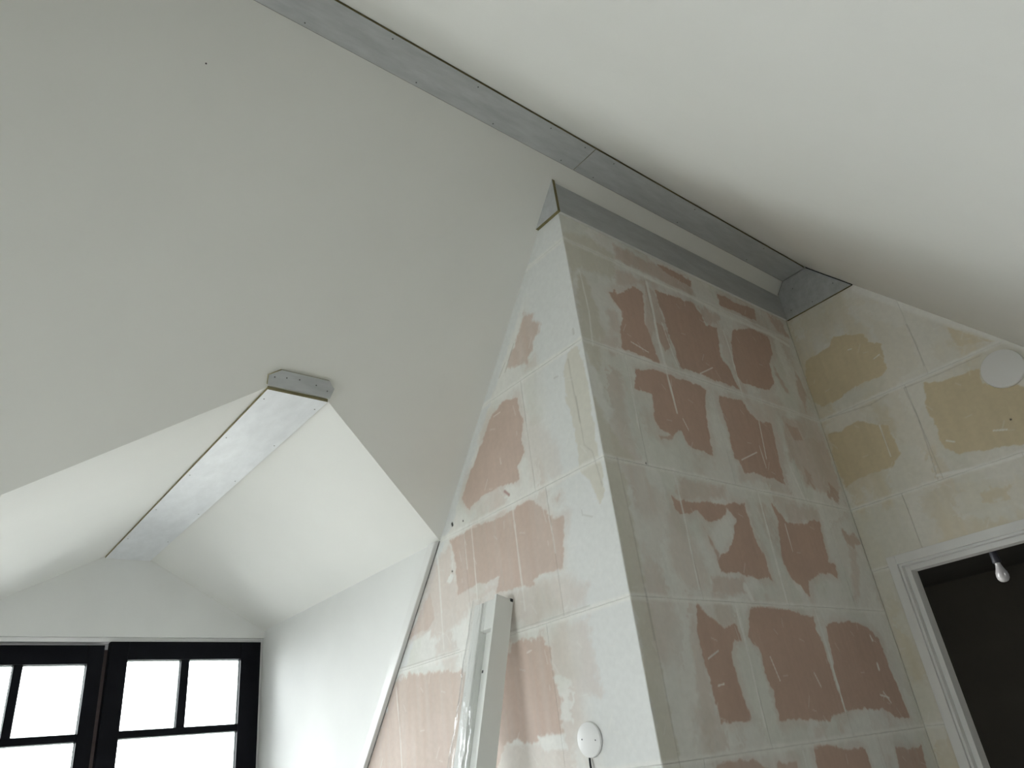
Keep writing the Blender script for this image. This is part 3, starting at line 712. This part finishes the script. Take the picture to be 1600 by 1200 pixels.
screws(o, [Vector((x, YC - BT - .0016, z)) - c for x, z in ((-1.55, 3.80), (-1.33, 3.70), (-1.60, 3.68), (-1.47, 3.66))], (0, -1, 0))
ed = xL(ZD) + .006
o, c = board('dormer_ridge_board', [(XF + .001, YS0, ZD - .011), (ed, YS0, ZD - .011), (ed, YS1, ZD - .011), (XF + .001, YS1, ZD - .011)], (0, 0, BT + .001), 'pale smooth board along the dormer ridge above the window', ('pale', 'mdf_lit'))
screws(o, [Vector((x, y, ZD - .0116)) - c for x in (-2.46, -2.85, -3.3, -3.8, -4.3) for y in (YS0 + .018, YS1 - .018)], (0, 0, -1))
pt = [(.937, 2.915), (.931, 2.943), (.974, 2.966), (1.168, 2.966), (1.196, 2.945), (1.190, 2.913)]
o, c = board('dormer_end_plate', [Vector(Lp(y, z)) - NLO * (BT + .001) for y, z in pt], NLO * BT, 'small clipped-corner grey plate at the upper end of the dormer ridge board', ('grey', 'mdf_lit'))
screws(o, [Vector(Lp(y, z)) - NLO * (BT + .0016) - c for y, z in ((.955, 2.941), (1.0, 2.946), (1.05, 2.949), (1.12, 2.944), (1.17, 2.934))], -NLO)

# sloped white batten along the edge between dormer cheek and block wall
def cover_strip():
    bm = bmesh.new(); zt, zb, w, th = 2.497, 0.95, .064, .022
    a = Vector((xL(zt), YA - th, zt)); b = Vector((xL(zb), YA - th, zb))
    add_prism(bm, [a, b, b - Vector((w, 0, 0)), a - Vector((w, 0, 0))], (0, th, 0))
    bmesh.ops.bevel(bm, geom=bm.edges[:], offset=.002, segments=2, affect='EDGES')
    t = struct(bm_obj('trim_1', bm, 'trimwhite'), 'sloping white strip between the dormer cheek and the pink wall')
    prism('gap_shade', [Vector((a.x, YA - .003, zt)), Vector((b.x, YA - .003, zb)), Vector((b.x + .006, YA - .003, zb)), Vector((a.x + .006, YA - .003, zt))], (0, .006, 0), 'shade_grey', t)  # strip painting the shadow line between trim and wall
    return t
cover_strip()

# ------------------------------------------------------------------ round blanking covers
def cover(x, z, y, r, th, label, holes):
    t = tag(empty('round_cover', (x, y, z)), label, 'cover', 'round white junction box covers')
    lathe('plate', [(0, .0), (r * .93, 0.0), (r, .0), (r, th * .6), (r * .985, th * .9), (r * .96, th), (0, th)], 'white', t, axis='y')
    for hx, hz in holes:
        lathe('screw_hole', [(0, 0), (.0025, 0), (.0025, .0006), (0, .0006)], 'screw', t, axis='y', origin=(hx, -th + .0002, hz), seg=10)
    return t
cv = cover(-1.938, 1.597, YA - .003, .054, .010, 'round white cover low on the pink wall with a black cable below', ((-.030, .004), (.032, -.004)))
tube('cable', [(-.010, -.004, -.045), (-.010, -.007, -.056), (-.008, -.010, -.075), (-.003, -.012, -.11), (.002, -.013, -.2), (.0, -.013, -.4)], .0035, 'cable', cv)
cover(-.774, 2.876, YC - .002, .089, .018, 'large round white cover high on the yellow wall', ())

# ------------------------------------------------------------------ plastic-wrapped bundle leaning on the block wall
LEN, LEAN = 2.205, math.atan2(.605, 2.12)
bd = tag(empty('wrapped_profile_bundle', (-2.248, 1.905 - LEN * math.sin(LEAN), .001)), 'white profiles wrapped in clear plastic leaning against the pink wall', 'building profile')
bd.rotation_euler = (-LEAN, 0, 0)
DPT = .083
box('side_profile', -.012, 0, -DPT, 0, 0, LEN, 'profile', bd, .001)
box('back_profile', -.142, -.013, -.014, 0, 0, LEN - .012, 'profile', bd, .001)
box('front_profile', -.142, -.093, -DPT + .002, -.015, 0, LEN - .014, 'profile', bd, .002)
box('inner_lip', -.026, -.0125, -DPT + .012, -.015, 0, LEN - .02, 'profile', bd, .002)
box('channel_floor', -.092, -.027, -.046, -.015, 0, LEN - .02, 'profile', bd, .001)
box('end_block', -.0925, -.0125, -DPT + .009, -.0465, LEN - .125, LEN - .010, 'profile', bd, .001)
box('bolt_hole', -.0865, -.0795, -.048, -.0455, LEN - .275, LEN - .265, 'screw', bd, .0008)
# torn dark packing at the upper end
for x0, x1, y0_, y1_ in ((-.008, .003, -.016, -.003), (-.030, -.014, -DPT + .012, -DPT + .026)): box('end_packing', x0, x1, y0_, y1_, LEN - .008, LEN + .004, 'cable', bd, .002)
def film():
    rr = np.random.RandomState(3); nz, na = 110, 26
    bm = bmesh.new(); rows = []
    for i in range(nz):
        t = i / (nz - 1); z = t * (LEN + .004)
        s = (1 - t)
        row = []
        for k in range(na):
            # open loop around the left half: from the back, round the left edge, over the front to the channel
            q = k / (na - 1)
            if q < .25: px, py = -.05 - .1 * (q / .25), .0 - .002
            elif q < .55: px, py = -.150, -.002 - (DPT + .004) * ((q - .25) / .3)
            else: px, py = -.150 + .105 * ((q - .55) / .45), -DPT - .006
            bul = .034 * min(1, s * 2.4) + .004
            w = vnoise(np.array(z * 1.0), np.array(q * 3.0), 9, 6) - .5
            w2 = vnoise(np.array(z + 4.0), np.array(q * 3.0), 34, 16) - .5
            out = .5 if q < .2 else 1
            amp = (bul * (.6 + .8 * w) + .008 * w2) * out
            if q < .25: py -= 0; px += 0
            elif q < .55: px -= amp
            else: py -= amp * .5 * (1 - (q - .55) / .45) + .002; px += .010 * w * (q - .55)
            if t > .985: px *= .985
            row.append(bm.verts.new((px, min(py, -.0005), z)))
        rows.append(row)
    for a, b in zip(rows, rows[1:]):
        for k in range(na - 1): bm.faces.new((a[k], a[k + 1], b[k + 1], b[k]))
    return bm_obj('plastic_film', bm, 'film', bd, smooth=True)
film()
bpy.context.view_layer.update()
